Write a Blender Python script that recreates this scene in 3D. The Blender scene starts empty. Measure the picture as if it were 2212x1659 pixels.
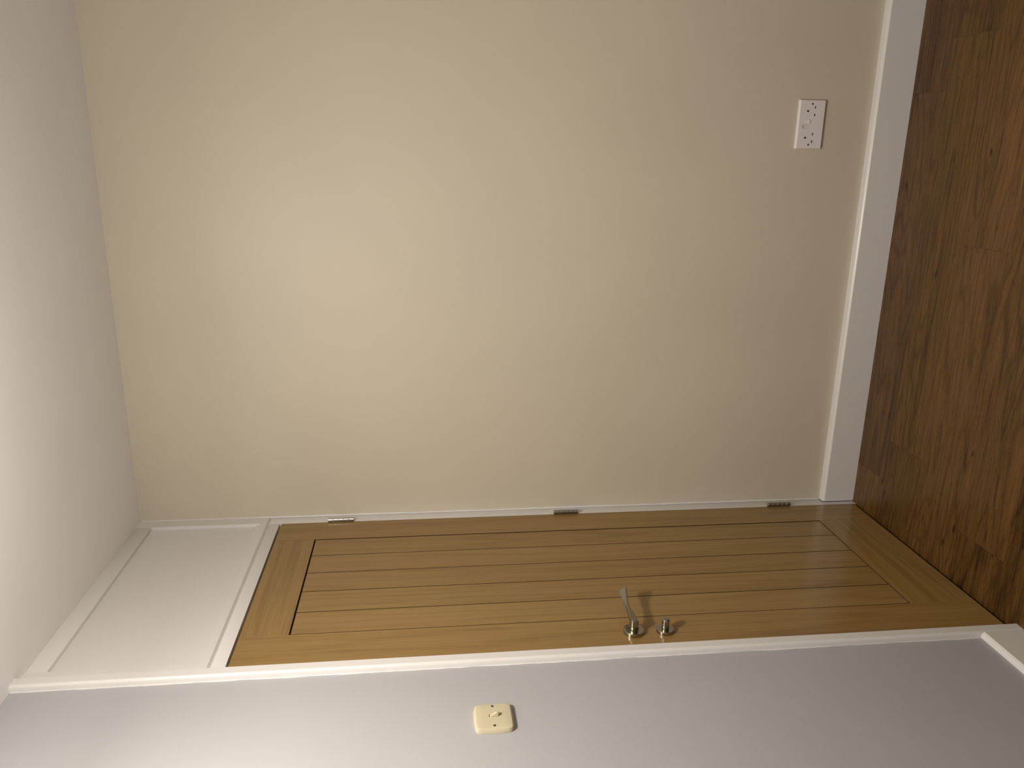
import bpy, bmesh, math, random
from mathutils import Vector, Matrix

random.seed(7)
sc = bpy.context.scene
col = sc.collection

# ------------------------------------------------------------------ camera
F_PX, YAW, PITCH, ROLL = 1696.03, 0.282258, -0.113055, -0.01639
CAM = Vector((1.15709, -2.452223, 1.520449))
fwd = Vector((-math.sin(YAW) * math.cos(PITCH), math.cos(YAW) * math.cos(PITCH), math.sin(PITCH)))
rgt = Vector((math.cos(YAW), math.sin(YAW), 0))
upv = rgt.cross(fwd)
r2 = rgt * math.cos(ROLL) + upv * math.sin(ROLL)
u2 = -rgt * math.sin(ROLL) + upv * math.cos(ROLL)
cd = bpy.data.cameras.new('camera')
cam = bpy.data.objects.new('camera', cd)
col.objects.link(cam)
# the photograph was taken with the phone turned on its side: up in the room is left in the picture
ax, ay, az = -u2, r2, -fwd
cam.matrix_world = Matrix(((ax.x, ay.x, az.x, CAM.x), (ax.y, ay.y, az.y, CAM.y), (ax.z, ay.z, az.z, CAM.z), (0, 0, 0, 1)))
cd.sensor_fit = 'HORIZONTAL'
cd.sensor_width = 36.0
cd.lens = 36.0 * F_PX / 2212.0
cd.clip_start = 0.02
sc.camera = cam

# ------------------------------------------------------------------ world, lamp, exposure
w = bpy.data.worlds.new('world')
sc.world = w
w.use_nodes = True
w.node_tree.nodes['Background'].inputs[0].default_value = (1.0, 0.85, 0.7, 1)
w.node_tree.nodes['Background'].inputs[1].default_value = 0.0
sc.view_settings.view_transform = 'Standard'
sc.view_settings.look = 'None'
sc.view_settings.exposure = 0.0
sc.view_settings.gamma = 1.0
sc.view_settings.use_curve_mapping = False

LAMP = (0.76, -1.50, 2.19)      # the bulb of the hall's ceiling fitting, just above the frame
LAMP_COL = (1.0, 0.905, 0.845)
la = bpy.data.lights.new('ceiling_lamp_down', 'AREA')
la.shape = 'DISK'
la.size = 0.09
la.energy = 14.5
la.color = LAMP_COL
lo = bpy.data.objects.new('ceiling_lamp_down', la)
lo.location = LAMP
col.objects.link(lo)
lb = bpy.data.lights.new('ceiling_lamp_bulb', 'POINT')
lb.shadow_soft_size = 0.045
lb.energy = 27.5
lb.color = LAMP_COL
lo2 = bpy.data.objects.new('ceiling_lamp_bulb', lb)
lo2.location = (LAMP[0], LAMP[1], LAMP[2] - 0.08)
col.objects.link(lo2)

# ------------------------------------------------------------------ materials
def new_mat(name):
    m = bpy.data.materials.new(name)
    m.use_nodes = True
    return m, m.node_tree.nodes, m.node_tree.links, m.node_tree.nodes['Principled BSDF']

def paint(name, rgb, rough=0.5, bump=0.02, scale=260.0, spec=0.5, blotch=0.03):
    m, n, l, p = new_mat(name)
    tc = n.new('ShaderNodeTexCoord')
    no = n.new('ShaderNodeTexNoise'); no.inputs['Scale'].default_value = scale; no.inputs['Detail'].default_value = 3
    l.new(tc.outputs['Object'], no.inputs['Vector'])
    bp = n.new('ShaderNodeBump'); bp.inputs['Strength'].default_value = bump; bp.inputs['Distance'].default_value = 0.002
    l.new(no.outputs['Fac'], bp.inputs['Height']); l.new(bp.outputs['Normal'], p.inputs['Normal'])
    n2 = n.new('ShaderNodeTexNoise'); n2.inputs['Scale'].default_value = 2.3; n2.inputs['Detail'].default_value = 3
    l.new(tc.outputs['Object'], n2.inputs['Vector'])
    cr = n.new('ShaderNodeValToRGB')
    cr.color_ramp.elements[0].position = 0.3; cr.color_ramp.elements[1].position = 0.7
    cr.color_ramp.elements[0].color = tuple(c * (1 - blotch) for c in rgb) + (1,)
    cr.color_ramp.elements[1].color = tuple(min(1, c * (1 + blotch)) for c in rgb) + (1,)
    l.new(n2.outputs['Fac'], cr.inputs['Fac']); l.new(cr.outputs['Color'], p.inputs['Base Color'])
    p.inputs['Roughness'].default_value = rough
    p.inputs['Specular IOR Level'].default_value = spec
    return m

def metal(name, rgb, rough, aniso=True):
    m, n, l, p = new_mat(name)
    p.inputs['Metallic'].default_value = 1.0
    p.inputs['Base Color'].default_value = rgb + (1,)
    tc = n.new('ShaderNodeTexCoord')
    mp = n.new('ShaderNodeMapping'); mp.inputs['Scale'].default_value = (60, 900, 900)
    no = n.new('ShaderNodeTexNoise'); no.inputs['Scale'].default_value = 1.0; no.inputs['Detail'].default_value = 2
    l.new(tc.outputs['Object'], mp.inputs['Vector']); l.new(mp.outputs['Vector'], no.inputs['Vector'])
    mr = n.new('ShaderNodeMapRange'); mr.inputs['To Min'].default_value = rough * 0.8; mr.inputs['To Max'].default_value = rough * 1.25
    l.new(no.outputs['Fac'], mr.inputs['Value']); l.new(mr.outputs['Result'], p.inputs['Roughness'])
    return m

def wood(name, axis, dark, mid, light, rough, ring_amt, pore_amt, across=9.0, along=0.55, rings=26.0, spec=0.5, streak=0.35, knots=False, fine_k=1.3, broad_k=2.6, broad_w=1.1, pore_t=0.63, ring_p=2.2):
    """timber: growth-ring contours, long streaks and pores running along one axis; each piece has its own seed and tone"""
    m, n, l, p = new_mat(name)
    def math_(op, a, b=None, c=None):
        k = n.new('ShaderNodeMath'); k.operation = op
        for i, v in enumerate((a, b, c)):
            if v is None: continue
            if isinstance(v, (int, float)): k.inputs[i].default_value = v
            else: l.new(v, k.inputs[i])
        return k.outputs[0]
    tc = n.new('ShaderNodeTexCoord')
    sp = n.new('ShaderNodeSeparateXYZ'); l.new(tc.outputs['Object'], sp.inputs[0])
    X, Y, Z = sp.outputs
    g, a, b = {'X': (X, Y, Z), 'Y': (Y, Z, X), 'Z': (Z, Y, X)}[axis]
    sd = n.new('ShaderNodeAttribute'); sd.attribute_type = 'OBJECT'; sd.attribute_name = 'seed'
    tn = n.new('ShaderNodeAttribute'); tn.attribute_type = 'OBJECT'; tn.attribute_name = 'tone'
    seed, tone = sd.outputs['Fac'], tn.outputs['Fac']
    def vec(sg, sa, off):
        cb = n.new('ShaderNodeCombineXYZ')
        l.new(math_('MULTIPLY_ADD', g, sg, math_('MULTIPLY', seed, 13.7)), cb.inputs[0])
        l.new(math_('MULTIPLY_ADD', a, sa, math_('MULTIPLY', seed, 7.3 + off)), cb.inputs[1])
        l.new(math_('ADD', math_('MULTIPLY', b, sa), math_('MULTIPLY_ADD', seed, 3.1, off)), cb.inputs[2])
        return cb.outputs[0]
    def noise(v, detail=2.0, rough_=0.5, scale=1.0):
        k = n.new('ShaderNodeTexNoise'); k.inputs['Scale'].default_value = scale
        k.inputs['Detail'].default_value = detail; k.inputs['Roughness'].default_value = rough_
        l.new(v, k.inputs['Vector']); return k.outputs['Fac']
    body = noise(vec(along, across, 0.0), 2.0, 0.45)
    wob = noise(vec(along * 14, across * 3, 4.0), 2.0)
    ring = math_('SINE', math_('ADD', math_('MULTIPLY', body, rings * 6.283), math_('MULTIPLY', wob, 1.6)))
    ring = math_('MULTIPLY_ADD', ring, 0.5, 0.5)
    ring = math_('POWER', ring, ring_p)
    broad = noise(vec(along * 0.9, across * broad_w, 9.0), 3.0, 0.55)
    fine = noise(vec(along * 9, across * 26, 15.0), 3.0, 0.65)
    pores = noise(vec(along * 30, across * 70, 21.0), 2.0, 0.6)
    pores = math_('GREATER_THAN', pores, pore_t)
    v = math_('MULTIPLY_ADD', math_('SUBTRACT', broad, 0.5), streak * broad_k, 0.55)
    v = math_('ADD', v, math_('MULTIPLY', math_('SUBTRACT', fine, 0.5), streak * fine_k))
    v = math_('SUBTRACT', v, math_('MULTIPLY', ring, ring_amt))
    v = math_('SUBTRACT', v, math_('MULTIPLY', pores, pore_amt))
    if knots:
        kn = n.new('ShaderNodeTexVoronoi'); kn.feature = 'F1'; kn.voronoi_dimensions = '2D'; kn.inputs['Scale'].default_value = 1.0
        l.new(vec(1.7, 4.6, 30.0), kn.inputs['Vector'])
        kk = math_('SUBTRACT', 1.0, math_('SMOOTH_MIN', math_('MULTIPLY', kn.outputs['Distance'], 36.0), 1.0, 0.25))
        v = math_('SUBTRACT', v, math_('MULTIPLY', math_('MAXIMUM', kk, 0.0), 0.9))
    v = math_('ADD', v, tone)
    cr = n.new('ShaderNodeValToRGB')
    e = cr.color_ramp.elements
    e[0].position = 0.05; e[0].color = dark + (1,)
    e[1].position = 0.95; e[1].color = light + (1,)
    k = e.new(0.5); k.color = mid + (1,)
    l.new(v, cr.inputs['Fac']); l.new(cr.outputs['Color'], p.inputs['Base Color'])
    bp = n.new('ShaderNodeBump'); bp.inputs['Strength'].default_value = 0.12; bp.inputs['Distance'].default_value = 0.0006
    l.new(v, bp.inputs['Height']); l.new(bp.outputs['Normal'], p.inputs['Normal'])
    p.inputs['Roughness'].default_value = rough
    p.inputs['Specular IOR Level'].default_value = spec
    return m

M = {}
M['beige'] = paint('beige_wall_paint', (0.592, 0.552, 0.428), 0.55, 0.05)
M['grey'] = paint('pale_grey_wall_paint', (0.422, 0.43, 0.428), 0.5, 0.05)
M['ceiling'] = paint('white_ceiling_paint', (0.92, 0.91, 0.90), 0.8, 0.03)
M['white'] = paint('white_gloss_paint', (0.73, 0.72, 0.695), 0.32, 0.02, 60.0, 0.5, 0.01)
M['plain'] = paint('hall_wall_paint', (0.78, 0.76, 0.72), 0.6, 0.03)
OAK = dict(dark=(0.135, 0.074, 0.017), mid=(0.282, 0.175, 0.056), light=(0.360, 0.240, 0.092))
OA = dict(rough=0.21, ring_amt=0.13, pore_amt=0.12, across=8.0, along=0.42, rings=10.0, streak=0.27, spec=0.5, fine_k=2.4, broad_k=1.9)
M['oak_v'] = wood('oak_upright_grain', 'Z', OAK['dark'], OAK['mid'], OAK['light'], **OA)
M['oak_h'] = wood('oak_level_grain', 'Y', OAK['dark'], OAK['mid'], OAK['light'], **OA)
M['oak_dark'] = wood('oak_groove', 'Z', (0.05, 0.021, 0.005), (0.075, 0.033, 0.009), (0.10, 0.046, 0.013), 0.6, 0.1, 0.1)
M['floor'] = wood('brown_plank', 'X', (0.030, 0.0125, 0.0032), (0.102, 0.050, 0.0120), (0.165, 0.088, 0.025), rough=0.27,
                  ring_amt=0.20, pore_amt=0.26, across=6.5, along=0.9, rings=17.0, streak=0.40, fine_k=2.6, broad_k=2.1, broad_w=1.6, pore_t=0.62, ring_p=4.0, spec=0.4, knots=True)
M['joint'] = paint('dark_floor_joint', (0.045, 0.022, 0.007), 0.8)
M['nickel'] = metal('satin_nickel', (0.40, 0.38, 0.31), 0.24)
M['steel'] = metal('bright_steel', (0.62, 0.60, 0.56), 0.22)
M['dull_steel'] = metal('dull_steel', (0.40, 0.39, 0.36), 0.42)
M['socket'] = paint('white_plastic', (0.76, 0.73, 0.71), 0.35, 0.0, 60, 0.5, 0.0)
M['cream'] = paint('cream_plastic', (0.56, 0.505, 0.34), 0.4, 0.0, 60, 0.5, 0.0)
M['hole'] = paint('dark_shutter', (0.02, 0.018, 0.016), 0.6, 0.0)
M['screw'] = metal('dark_screw', (0.16, 0.12, 0.08), 0.5)
M['red'] = paint('red_flag', (0.16, 0.03, 0.02), 0.5, 0.0)

# ------------------------------------------------------------------ mesh helpers
def box(bm, lo, hi, bev=0.0, seg=2):
    res = bmesh.ops.create_cube(bm, size=1.0)
    vs = res['verts']
    for v in vs:
        v.co = Vector([lo[i] if v.co[i] < 0 else hi[i] for i in range(3)])
    if bev > 0:
        es = list({e for v in vs for e in v.link_edges})
        bmesh.ops.bevel(bm, geom=es, offset=bev, segments=seg, affect='EDGES', profile=0.5)
    return bm

def loft(bm, rings, cap0=True, cap1=True, closed=True):
    R = [[bm.verts.new(p) for p in r] for r in rings]
    n = len(R[0])
    for i in range(len(R) - 1):
        for j in range(n if closed else n - 1):
            k = (j + 1) % n
            bm.faces.new((R[i][j], R[i][k], R[i + 1][k], R[i + 1][j]))
    if cap0: bm.faces.new(list(reversed(R[0])))
    if cap1: bm.faces.new(R[-1])
    return bm

def lathe_x(bm, yc, zc, prof, n=40):
    """profile of (x, radius) turned about a line along x"""
    rings = [[(x, yc + r * math.cos(2 * math.pi * j / n), zc + r * math.sin(2 * math.pi * j / n)) for j in range(n)] for x, r in prof]
    return loft(bm, rings)

def cyl_z(bm, x, y, z0, z1, r, n=24, bev=0.0006):
    pr = [(z0, r - bev), (z0 + bev, r), (z1 - bev, r), (z1, r - bev)]
    return loft(bm, [[(x + q * math.cos(2 * math.pi * j / n), y + q * math.sin(2 * math.pi * j / n), z) for j in range(n)] for z, q in pr])

def obj(name, bm, mat, parent=None, smooth=0.6, origin=None, **props):
    bmesh.ops.recalc_face_normals(bm, faces=bm.faces)
    lo = Vector([min(v.co[i] for v in bm.verts) for i in range(3)])
    hi = Vector([max(v.co[i] for v in bm.verts) for i in range(3)])
    o0 = Vector(origin) if origin else (lo + hi) / 2
    for v in bm.verts: v.co -= o0
    me = bpy.data.meshes.new(name)
    bm.to_mesh(me); bm.free()
    if smooth:
        me.shade_smooth()
        me.set_sharp_from_angle(angle=smooth)
    for k in (mat if isinstance(mat, (list, tuple)) else [mat]):
        me.materials.append(k)
    o = bpy.data.objects.new(name, me)
    col.objects.link(o)
    if parent:
        o.parent = parent
        q, base = parent, Vector((0, 0, 0))
        while q: base += q.location; q = q.parent
        o.location = o0 - base
    else:
        o.location = o0
    for k, v in props.items(): o[k] = v
    return o

def empty(name, loc, parent=None, **props):
    o = bpy.data.objects.new(name, None)
    o.empty_display_size = 0.05
    col.objects.link(o)
    o.location = loc
    for k, v in props.items(): o[k] = v
    return o

def slab(name, lo, hi, mat, parent=None, bev=0.0, **props):
    return obj(name, box(bmesh.new(), lo, hi, bev), mat, parent, **props)

def S(label, cat): return dict(kind='structure', label=label, category=cat)

# ------------------------------------------------------------------ room shell
H = 2.442
XR, YF = 2.45, -4.2
DY0, DY1 = -0.0499, -0.8119       # hinge edge and latch edge of the door
AR0, AR1, ART = -0.8265, -0.855, 0.0163   # architrave
slab('wall_back', (-0.12, 0.0, -0.02), (XR + 0.1, 0.1, H + 0.02), M['beige'], **S('large plain beige wall meeting the oak door at the corner', 'wall'))
slab('wall_left', (-0.12, YF - 0.1, -0.02), (0.0, AR0 - 0.004, H + 0.02), M['grey'], **S('pale grey wall that carries the cream light switch', 'wall'))
slab('wall_right', (XR, YF - 0.1, -0.02), (XR + 0.1, 0.0, H + 0.02), M['plain'], **S('plain hall wall facing the oak door, outside the view', 'wall'))
slab('wall_front', (0.0, YF - 0.1, -0.02), (XR, YF, H + 0.02), M['plain'], **S('plain hall wall opposite the beige wall, outside the view', 'wall'))
slab('ceiling', (-0.12, YF - 0.1, H), (XR + 0.1, 0.1, H + 0.1), M['ceiling'], **S('smooth white hall ceiling above the overdoor panel', 'ceiling'))

# floor: slab and planks
floor = slab('floor', (-0.12, YF - 0.1, -0.10), (XR + 0.1, 0.1, -0.0052), M['joint'], **S('dark brown wood plank floor', 'floor'))
edges = [0.0, -0.187, -0.3735, -0.5585, -0.745]
while edges[-1] > YF: edges.append(edges[-1] - 0.186)
PL = 1.22
first = {0: 0.145, 1: 0.283, 2: -0.28, 3: 0.148}
tones = {(0, 0): 0.10, (0, 1): -0.02, (0, 2): -0.12, (1, 0): -0.04, (1, 1): 0.06, (1, 2): -0.10,
         (2, 0): 0.08, (2, 1): 0.07, (2, 2): -0.12, (3, 0): -0.10, (3, 1): 0.05}
for r in range(len(edges) - 1):
    y1, y0 = edges[r], edges[r + 1]
    j = first.get(r, 0.05 + (r * 0.467) % 1.1)
    cuts = [-0.1] + [c for c in (j - PL, j, j + PL, j + 2 * PL, j + 3 * PL) if -0.1 < c < XR - 0.01] + [XR]
    for k in range(len(cuts) - 1):
        g = 0.00012
        o = slab('plank', (cuts[k] + g, y0 + g, -0.005), (cuts[k + 1] - g, y1 - g, 0.0), M['floor'], floor, bev=0.00025, smooth=0)
        o['seed'] = random.uniform(0, 20)
        t = tones.get((r, k))
        o['tone'] = t if t is not None else random.uniform(-0.1, 0.1)

# skirtings: flat board with a rounded top edge
def skirt(name, run_axis, a0, a1, t, hs, rad, base, sgn, label):
    prof = [(0, 0), (t, 0), (t, hs - rad), (t - 0.0012, hs - rad + 0.0016), (t - 0.0040, hs - 0.0020), (t - 0.0070, hs - 0.0002), (t - 0.0085, hs), (0, hs)]
    bm = bmesh.new()
    rings = []
    for a in (a0, a1):
        rings.append([(a, base + sgn * p, z) if run_axis == 'X' else (base + sgn * p, a, z) for p, z in prof])
    loft(bm, rings)
    return obj(name, bm, M['white'], None, 0.45, **S(label, 'skirting board'))
skirt('baseboard_back', 'X', 0.0005, XR, 0.026, 0.1145, 0.0072, 0.0, -1, 'white skirting board along the foot of the beige wall')
skirt('baseboard_left', 'Y', AR1, YF, ART, 0.1165, 0.0072, 0.0, 1, 'white skirting board along the foot of the grey wall')

# ------------------------------------------------------------------ door lining (trim_1) and architrave (trim_2)
LX = -0.003
lin = empty('trim_1', (0, -0.43, 0), **S('white painted frame around the oak door with a panel above it', 'door frame'))
slab('jamb', (-0.10, DY0 + 0.0035, 0.0), (LX, 0.0, 2.0262), M['white'], lin, bev=0.0004)
slab('jamb', (-0.10, AR0 - 0.004, 0.0), (LX, DY1 - 0.0035, 2.0262), M['white'], lin, bev=0.0015)
slab('transom', (-0.10, DY1 - 0.0034, 1.9928), (LX, DY0 + 0.0034, 2.0262), M['white'], lin, bev=0.0002)
slab('door_stop', (-0.10, DY1 - 0.003, 1.970), (-0.046, DY0 + 0.003, 1.9924), M['white'], lin)
slab('door_stop', (-0.10, DY0 - 0.012, 0.0), (-0.046, DY0 + 0.0034, 1.9768), M['white'], lin)
slab('door_stop', (-0.10, DY1 - 0.0034, 0.0), (-0.046, DY1 + 0.012, 1.9768), M['white'], lin)
# panelled board above the door
ZB, ZT = 2.0265, H
py0, py1, pz0, pz1 = -0.0465, -0.7850, 2.0525, 2.3935
CH = 0.0075
for ya, yb in ((py0, -0.0002), (AR0 - 0.003, py1)):
    bm = bmesh.new()
    prof = [(-0.05, ZB), (-0.0075, ZB), (0.0, ZB + CH), (0.0, ZT), (-0.05, ZT)]
    loft(bm, [[(x, y, z) for x, z in prof] for y in (ya, yb)])
    obj('panel_stile', bm, M['white'], lin, 0.3)
slab('panel_rail', (-0.05, py1, pz1), (-0.0002, py0, ZT), M['white'], lin, bev=0.001)
bm = bmesh.new()
prof = [(-0.05, ZB), (-0.0075, ZB), (-0.0002, ZB + CH), (-0.0002, pz0), (-0.0085, pz0 + 0.017), (-0.05, pz0 + 0.017)]
loft(bm, [[(x, y, z) for x, z in prof] for y in (py0, py1)])
obj('panel_rail', bm, M['white'], lin, 0.3)
slab('panel_board', (-0.05, py1 - 0.004, pz0 - 0.002), (-0.0105, py0 + 0.004, pz1 + 0.004), M['white'], lin)
# ragged bead of paint and filler where frame meets the beige wall
def bead(name, pts, w0, jit, parent, seed, flat, **props):
    """pts: list of (origin, u, v) frames; a low rounded strip with an uneven outer edge"""
    rnd = random.Random(seed)
    bm = bmesh.new(); rings = []; wv = 0
    for (o, u, v) in pts:
        wv = wv * 0.7 + rnd.uniform(-1, 1) * jit
        ww = max(0.0006, w0 + wv)
        o, u, v = Vector(o), Vector(u), Vector(v)
        rings.append([o - v * 0.0004, o + u * ww - v * 0.0004, o + u * ww * 0.92 + v * flat * 0.55, o + u * ww * 0.55 + v * flat, o + v * flat])
    loft(bm, rings)
    return obj(name, bm, M['white'], parent, 0.9, **props)
zs = [0.118 + i * (H - 0.122) / 150 for i in range(151)]
bead('paint_bead', [((LX + 0.0004, -0.0002, z), (1, 0, 0), (0, -1, 0)) for z in zs], 0.0048, 0.0007, lin, 3, 0.0016)

arch = empty('trim_2', (0, AR0, 0), **S('narrow white architrave strip between the oak door and the grey wall', 'architrave'))
prof = [(-0.003, AR0), (ART - 0.0008, AR0), (ART, AR0 - 0.0008)]
prof += [(ART, AR1 + 0.0052), (ART - 0.0012, AR1 + 0.0034), (ART - 0.0042, AR1 + 0.0008), (ART - 0.0062, AR1)]
prof.append((-0.0, AR1)); prof.append((-0.003, AR1 + 0.004))
bm = bmesh.new()
loft(bm, [[(x, y, z) for x, y in prof] for z in (0.0, H)])
obj('architrave_strip', bm, M['white'], arch, 0.45)
zs = [0.119 + i * (H - 0.121) / 170 for i in range(171)]
bead('paint_bead', [((0.0002, AR1 + 0.0004, z), (0, -1, 0), (1, 0, 0)) for z in zs], 0.0024, 0.0011, arch, 5, 0.0011)

# ------------------------------------------------------------------ oak door
door = empty('door_1', (-0.02, (DY0 + DY1) / 2, 0.0), **S('closed oak door with five upright planks and a satin nickel lever handle', 'door'))
DF, DB = -0.0016, -0.0416       # front and back of the leaf
Z0, Z1 = 0.0105, 1.986
GR0, GR1 = -0.1690, -0.6835     # inner edges of the stiles
RT, RB = 1.8655, 0.1985         # inner edges of the rails
def wood_piece(name, lo, hi, mat, tone, bev=0.0006, groove_dirs=()):
    # lacquer: directions of the faces that lie inside a groove, coloured darker than the rest of the piece
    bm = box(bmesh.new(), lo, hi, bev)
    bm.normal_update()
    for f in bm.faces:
        if any(f.normal.dot(Vector(d)) > 0.9 for d in groove_dirs): f.material_index = 1
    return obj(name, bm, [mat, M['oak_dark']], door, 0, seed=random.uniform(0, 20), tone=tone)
wood_piece('stile', (DB, GR0, Z0), (DF, DY0, Z1), M['oak_v'], -0.03, groove_dirs=((0, -1, 0),))
wood_piece('stile', (DB, DY1, Z0), (DF, GR1, Z1), M['oak_v'], 0.02, groove_dirs=((0, 1, 0),))
wood_piece('rail', (DB, GR1 + 0.0003, RT), (DF - 0.0001, GR0 - 0.0003, Z1), M['oak_h'], -0.02, groove_dirs=((0, 0, -1),))
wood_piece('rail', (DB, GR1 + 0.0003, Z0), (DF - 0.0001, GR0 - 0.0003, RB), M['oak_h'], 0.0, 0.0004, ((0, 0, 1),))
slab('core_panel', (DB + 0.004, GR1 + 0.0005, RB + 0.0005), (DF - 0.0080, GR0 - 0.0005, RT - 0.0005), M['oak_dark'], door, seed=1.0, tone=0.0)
gy = [GR0, -0.2718, -0.3748, -0.4763, -0.5800, GR1]
ptone = [0.0, 0.05, 0.01, 0.04, 0.05]
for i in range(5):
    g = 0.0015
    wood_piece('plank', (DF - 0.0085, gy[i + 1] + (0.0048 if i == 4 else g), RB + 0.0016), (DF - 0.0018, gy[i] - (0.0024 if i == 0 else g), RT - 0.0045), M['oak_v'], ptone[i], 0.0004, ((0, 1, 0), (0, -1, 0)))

# hinges
def hinge(zc, mat):
    HX, HY, HR, L = 0.0058, -0.0475, 0.0063, 0.084
    bm = bmesh.new()
    box(bm, (-0.03, HY - 0.0011, zc - L / 2), (HX, HY + 0.0011, zc + L / 2), 0.0003, 1)
    leaf = obj('hinge', bm, mat, door, 0.5)
    k = L / 5
    for i in range(5):
        z0 = zc - L / 2 + i * k
        obj('knuckle', cyl_z(bmesh.new(), HX, HY, z0 + 0.0004, z0 + k - 0.0004, HR), mat, leaf, 0.6)
for zc, mt in ((1.795, 'steel'), (1.0445, 'dull_steel'), (0.2875, 'dull_steel')):
    hinge(zc, M[mt])

# lever handle: round rose, short neck, twisted blade
NY, NZ = -0.7500, 0.9965
def cr(p0, p1, p2, p3, t):
    return 0.5 * (2 * p1 + (p2 - p0) * t + (2 * p0 - 5 * p1 + 4 * p2 - p3) * t * t + (3 * p1 - p0 - 3 * p2 + p3) * t ** 3)
key = [  # (y, four corners (x, z): inner top, ridge, lower, inner); the ridge winds from the top at the neck to the bottom at the tip
    (-0.7560, (0.0250, 1.0030), (0.0375, 1.0030), (0.0325, 0.9900), (0.0250, 0.9890)),
    (-0.7460, (0.0270, 1.0078), (0.0405, 1.0066), (0.0330, 0.9864), (0.0260, 0.9862)),
    (-0.7250, (0.0315, 1.0070), (0.0425, 1.0050), (0.0365, 0.9890), (0.0310, 0.9880)),
    (-0.6980, (0.0345, 1.0062), (0.0435, 1.0015), (0.0400, 0.9945), (0.0365, 0.9935)),
    (-0.6700, (0.0360, 1.0055), (0.0460, 0.9985), (0.0443, 0.9932), (0.0400, 0.9935)),
    (-0.6400, (0.0370, 1.0060), (0.0508, 0.9935), (0.0490, 0.9885), (0.0455, 0.9900)),
    (-0.6160, (0.0378, 1.0055), (0.0548, 0.9895), (0.0525, 0.9855), (0.0500, 0.9880)),
]
secs = []
for i in range(len(key) - 1):
    ks = [key[max(i - 1, 0)], key[i], key[i + 1], key[min(i + 2, len(key) - 1)]]
    for s in range(5):
        t = s / 5
        y = cr(*[k[0] for k in ks], t)
        c = [(cr(*[k[1 + q][0] for k in ks], t), cr(*[k[1 + q][1] for k in ks], t)) for q in range(4)]
        secs.append((y, c))
secs.append((key[-1][0], key[-1][1:]))
def rounded(c, y, rf=0.16, nseg=3):
    out = []
    for q in range(4):
        p = Vector((c[q][0], c[q][1])); a = Vector(c[q - 1]); b = Vector(c[(q + 1) % 4])
        rr = min((a - p).length, (b - p).length) * rf
        s = p + (a - p).normalized() * rr; e = p + (b - p).normalized() * rr
        for k in range(nseg + 1):
            t = k / nseg
            v = s * (1 - t) ** 2 + p * 2 * t * (1 - t) + e * t * t
            out.append((v.x, y, v.y))
    return out
bm = bmesh.new()
loft(bm, [rounded(c, y) for y, c in secs])
for v in bm.verts:      # the tip is cut at a slant, shorter along its lower edge
    t = max(0.0, (v.co.y + 0.70) / 0.084)
    v.co.y -= 0.011 * t * max(0.0, (1.004 - v.co.z) / 0.017)
lever = obj('lever_handle', bm, M['nickel'], door, 0.7, origin=(0.035, -0.69, 0.997), label='satin nickel lever with a twisted blade')
bm = bmesh.new()
lathe_x(bm, NY, NZ, [(0.006, 0.0112), (0.0085, 0.0115), (0.0385, 0.0115), (0.0410, 0.0110), (0.0415, 0.0102)])
for v in bm.verts:      # the front end is cut slanting back towards its lower side
    if v.co.x > 0.03: v.co.x -= 0.36 * (1.0080 - v.co.z)
obj('neck', bm, M['nickel'], lever, 0.5)
bm = bmesh.new()
lathe_x(bm, NY, NZ, [(DF, 0.0260), (DF + 0.0006, 0.0264), (0.0068, 0.0264), (0.0080, 0.0254), (0.0082, 0.0140), (0.0070, 0.0135), (0.0068, 0.002)], 56)
obj('rose', bm, M['nickel'], lever, 0.5)

# thumb turn below it
TY, TZ = -0.7520, 0.9145
n = 72
prof = [(0.006, 0.0080), (0.0092, 0.0080), (0.0095, 0.0096), (0.0110, 0.0099), (0.0300, 0.0099), (0.0328, 0.0088), (0.0342, 0.0064), (0.0347, 0.002)]
fr = []
for i in range(len(prof) - 1):
    for s in range(10 if i == 3 else 3):
        t = s / (10 if i == 3 else 3)
        x = prof[i][0] * (1 - t) + prof[i + 1][0] * t
        r = prof[i][1] * (1 - t) + prof[i + 1][1] * t
        ring = []
        for j in range(n):
            a = 2 * math.pi * j / n
            y, z = r * math.cos(a), r * math.sin(a)
            if x > 0.0115:
                lim = 0.0064 + 0.0036 * min(1.0, (math.hypot(x - 0.0225, y) / 0.0082) ** 4)
                z = max(-lim, min(lim, z))
            ring.append((x, TY + y, TZ + z))
        fr.append(ring)
fr.append([(0.0347, TY + 0.002 * math.cos(2 * math.pi * j / n), TZ + 0.002 * math.sin(2 * math.pi * j / n)) for j in range(n)])
bm = bmesh.new(); loft(bm, fr)
turn = obj('thumb_turn', bm, M['nickel'], door, 0.45, label='small nickel thumb turn under the lever')
bm = bmesh.new()
lathe_x(bm, TY, TZ, [(DF, 0.0226), (DF + 0.0006, 0.023), (0.0060, 0.023), (0.0074, 0.0218), (0.0076, 0.0105), (0.0066, 0.010), (0.0064, 0.002)], 56)
obj('rose', bm, M['nickel'], turn, 0.5)

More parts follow.
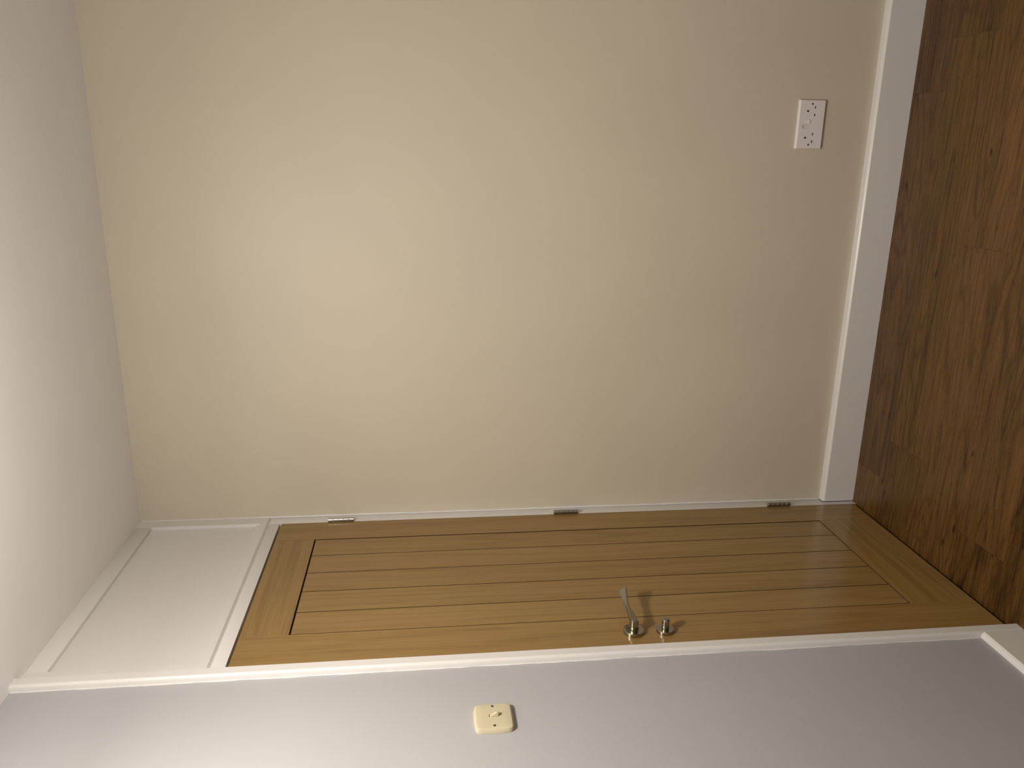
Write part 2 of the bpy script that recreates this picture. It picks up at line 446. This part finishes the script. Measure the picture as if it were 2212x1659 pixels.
# ------------------------------------------------------------------ double socket on the beige wall
SX, SZ, SW, SHH, SD = 1.2710, 0.3110, 0.146, 0.086, 0.0095
sock = empty('double_socket', (SX, 0, SZ - SHH / 2), label='white double wall socket with two rocker switches low on the beige wall', category='socket')
fw, fh = SW - 0.006, SHH - 0.0075         # flat face
fx0, fx1, fz0, fz1 = SX - fw / 2, SX + fw / 2, SZ - fh / 2 - 0.0, SZ + fh / 2
YFc = -SD
holes = []
for s in (1, -1):
    cx = SX + s * 0.0394
    holes.append((cx - 0.0026, cx + 0.0026, SZ + 0.0088, SZ + 0.0176, 0.005, 1))
    for d in (-1, 1):
        q = cx + d * 0.0111
        holes.append((q - 0.0037, q + 0.0037, SZ - 0.0118, SZ - 0.0066, 0.004, 1))
rock = [(SX + 0.0085, 1), (SX - 0.0072, -1)]
for rx, d in rock:
    holes.append((rx - 0.0056, rx + 0.0056, SZ + 0.0064, SZ + 0.0266, 0.0042, 0))
xs = sorted({fx0, fx1} | {h[0] for h in holes} | {h[1] for h in holes})
zs_ = sorted({fz0, fz1} | {h[2] for h in holes} | {h[3] for h in holes})
bm = bmesh.new()
V = {}
def vt(x, y, z):
    k = (round(x, 6), round(y, 6), round(z, 6))
    if k not in V: V[k] = bm.verts.new((x, y, z))
    return V[k]
for i in range(len(xs) - 1):
    for j in range(len(zs_) - 1):
        cx, cz = (xs[i] + xs[i + 1]) / 2, (zs_[j] + zs_[j + 1]) / 2
        if any(h[0] < cx < h[1] and h[2] < cz < h[3] for h in holes): continue
        bm.faces.new((vt(xs[i], YFc, zs_[j]), vt(xs[i + 1], YFc, zs_[j]), vt(xs[i + 1], YFc, zs_[j + 1]), vt(xs[i], YFc, zs_[j + 1])))
for (a, b, c, d, dep, mi) in holes:
    y1 = YFc + dep
    hx = [x for x in xs if a - 1e-7 <= x <= b + 1e-7]; hz = [z for z in zs_ if c - 1e-7 <= z <= d + 1e-7]
    loop = [(x, c) for x in hx[:-1]] + [(b, z) for z in hz[:-1]] + [(x, d) for x in reversed(hx[1:])] + [(a, z) for z in reversed(hz[1:])]
    m_ = len(loop)
    for k in range(m_):
        (xa, za), (xb, zb) = loop[k], loop[(k + 1) % m_]
        bm.faces.new((vt(xa, YFc, za), vt(xb, YFc, zb), vt(xb, y1, zb), vt(xa, y1, za)))
    f = bm.faces.new([vt(x, y1, z) for x, z in loop])
    f.material_index = mi
loop = [(x, fz0) for x in xs[:-1]] + [(fx1, z) for z in zs_[:-1]] + [(x, fz1) for x in reversed(xs[1:])] + [(fx0, z) for z in reversed(zs_[1:])]
def outer(x, z, gx, gz):
    return (SX + (x - SX) * gx, SZ + (z - SZ) * gz)
prev = [vt(x, YFc, z) for x, z in loop]
for (gx, gz, y) in ((1 + 0.0014 / fw, 1 + 0.0016 / fh, YFc + 0.0005), (SW / fw - 0.001, SHH / fh - 0.002, YFc + 0.0058), (SW / fw, SHH / fh, -0.0002)):
    cur = [vt(outer(x, z, gx, gz)[0], y, outer(x, z, gx, gz)[1]) for x, z in loop]
    for k in range(len(loop)):
        q = (k + 1) % len(loop)
        bm.faces.new((prev[k], prev[q], cur[q], cur[k]))
    prev = cur
bm.faces.new(prev)
obj('face_plate', bm, [M['socket'], M['hole']], sock, 0.4)
for rx, d in rock:
    z0, z1 = SZ + 0.0066, SZ + 0.0264
    hi_, lo_ = 0.0034, 0.0004
    bot, top = (hi_, lo_) if d > 0 else (lo_, hi_ * 0.75)
    bm = bmesh.new()
    pr = [(YFc + 0.004, z0), (YFc - bot, z0), (YFc - (bot + top) / 2 + 0.0008, (z0 + z1) / 2), (YFc - top, z1), (YFc + 0.004, z1)]
    loft(bm, [[(x, y, z) for y, z in pr] for x in (rx - 0.0054, rx + 0.0054)])
    rk = obj('rocker', bm, M['socket'], sock, 0.3)
    if d < 0:
        slab('status_flag', (rx - 0.0048, YFc - top - 0.0002, z1 - 0.0001), (rx + 0.0048, YFc - 0.0003, z1 + 0.0004), M['red'], rk)
for s in (1, -1):
    bm = bmesh.new()
    n = 20; cx = SX + s * 0.0603; cz = SZ + 0.0018
    loft(bm, [[(cx + r * math.cos(2 * math.pi * j / n), y, cz + r * math.sin(2 * math.pi * j / n)) for j in range(n)] for y, r in ((YFc + 0.001, 0.0029), (YFc - 0.0002, 0.0029), (YFc - 0.0004, 0.0026))])
    obj('screw', bm, M['screw'], sock, 0.5)

# ------------------------------------------------------------------ cream light switch on the grey wall
WY, WZ = -1.0425, 1.3815
sw = empty('light_switch', (0, WY, WZ - 0.043), label='cream square light switch with small toggle on the grey wall', category='light switch')
n = 96
def sq(half_y, half_z, e, bulge=0.0):
    pts = []
    for j in range(n):
        a = 2 * math.pi * j / n
        c, s = math.cos(a), math.sin(a)
        k = (abs(c) ** e + abs(s) ** e) ** (-1 / e)
        u, v = k * c, k * s
        pts.append((WY + half_y * u + bulge * u * max(0, 1 - v * v), WZ + half_z * v + bulge * v * max(0, 1 - u * u)))
    return pts
bm = bmesh.new()
rings = []
for h, e, bu, x in ((0.0402, 10, 0.0030, 0.0002), (0.0402, 10, 0.0030, 0.0020), (0.0394, 11, 0.0020, 0.0060), (0.0386, 12, 0.0004, 0.0098),
                    (0.0378, 12, 0.0, 0.0106), (0.0360, 12, 0.0, 0.0110), (0.020, 10, 0.0, 0.0114)):
    rings.append([(x, y, z) for y, z in sq(h, h, e, bu)])
# slot in the middle: a rectangle with its corners kept
sy, sz = 0.0042, 0.0105
slot = []
for j in range(n):
    a = 2 * math.pi * j / n
    c, s = math.cos(a), math.sin(a)
    k = min(sy / max(abs(c), 1e-9), sz / max(abs(s), 1e-9))
    slot.append([WY + k * c, WZ + k * s])
for ca, cb in ((1, 1), (1, -1), (-1, 1), (-1, -1)):
    t = (WY + ca * sy, WZ + cb * sz)
    i = min(range(n), key=lambda q: (slot[q][0] - t[0]) ** 2 + (slot[q][1] - t[1]) ** 2)
    slot[i] = list(t)
rings.append([(0.0115, y, z) for y, z in slot])
rings.append([(0.0075, y, z) for y, z in slot])
loft(bm, rings)
obj('plate', bm, M['cream'], sw, 0.5)
bm = bmesh.new()
pr = [(0.0076, WZ + 0.0095), (0.0100, WZ + 0.0090), (0.0205, WZ - 0.0062), (0.0198, WZ - 0.0098), (0.0076, WZ - 0.0102)]
loft(bm, [[(x, y, z) for x, z in pr] for y in (WY - 0.0034, WY + 0.0034)])
es = [e for e in bm.edges]
bmesh.ops.bevel(bm, geom=es, offset=0.0006, segments=2, affect='EDGES')
obj('toggle', bm, M['cream'], sw, 0.6)
for s in (1, -1):
    bm = bmesh.new()
    m_ = 20; cy = WY + s * 0.03015
    loft(bm, [[(x, cy + r * math.cos(2 * math.pi * j / m_), WZ + 0.0005 + r * math.sin(2 * math.pi * j / m_)) for j in range(m_)] for x, r in ((0.0100, 0.0031), (0.0112, 0.0031), (0.0114, 0.0028))])
    obj('screw', bm, M['screw'], sw, 0.5)
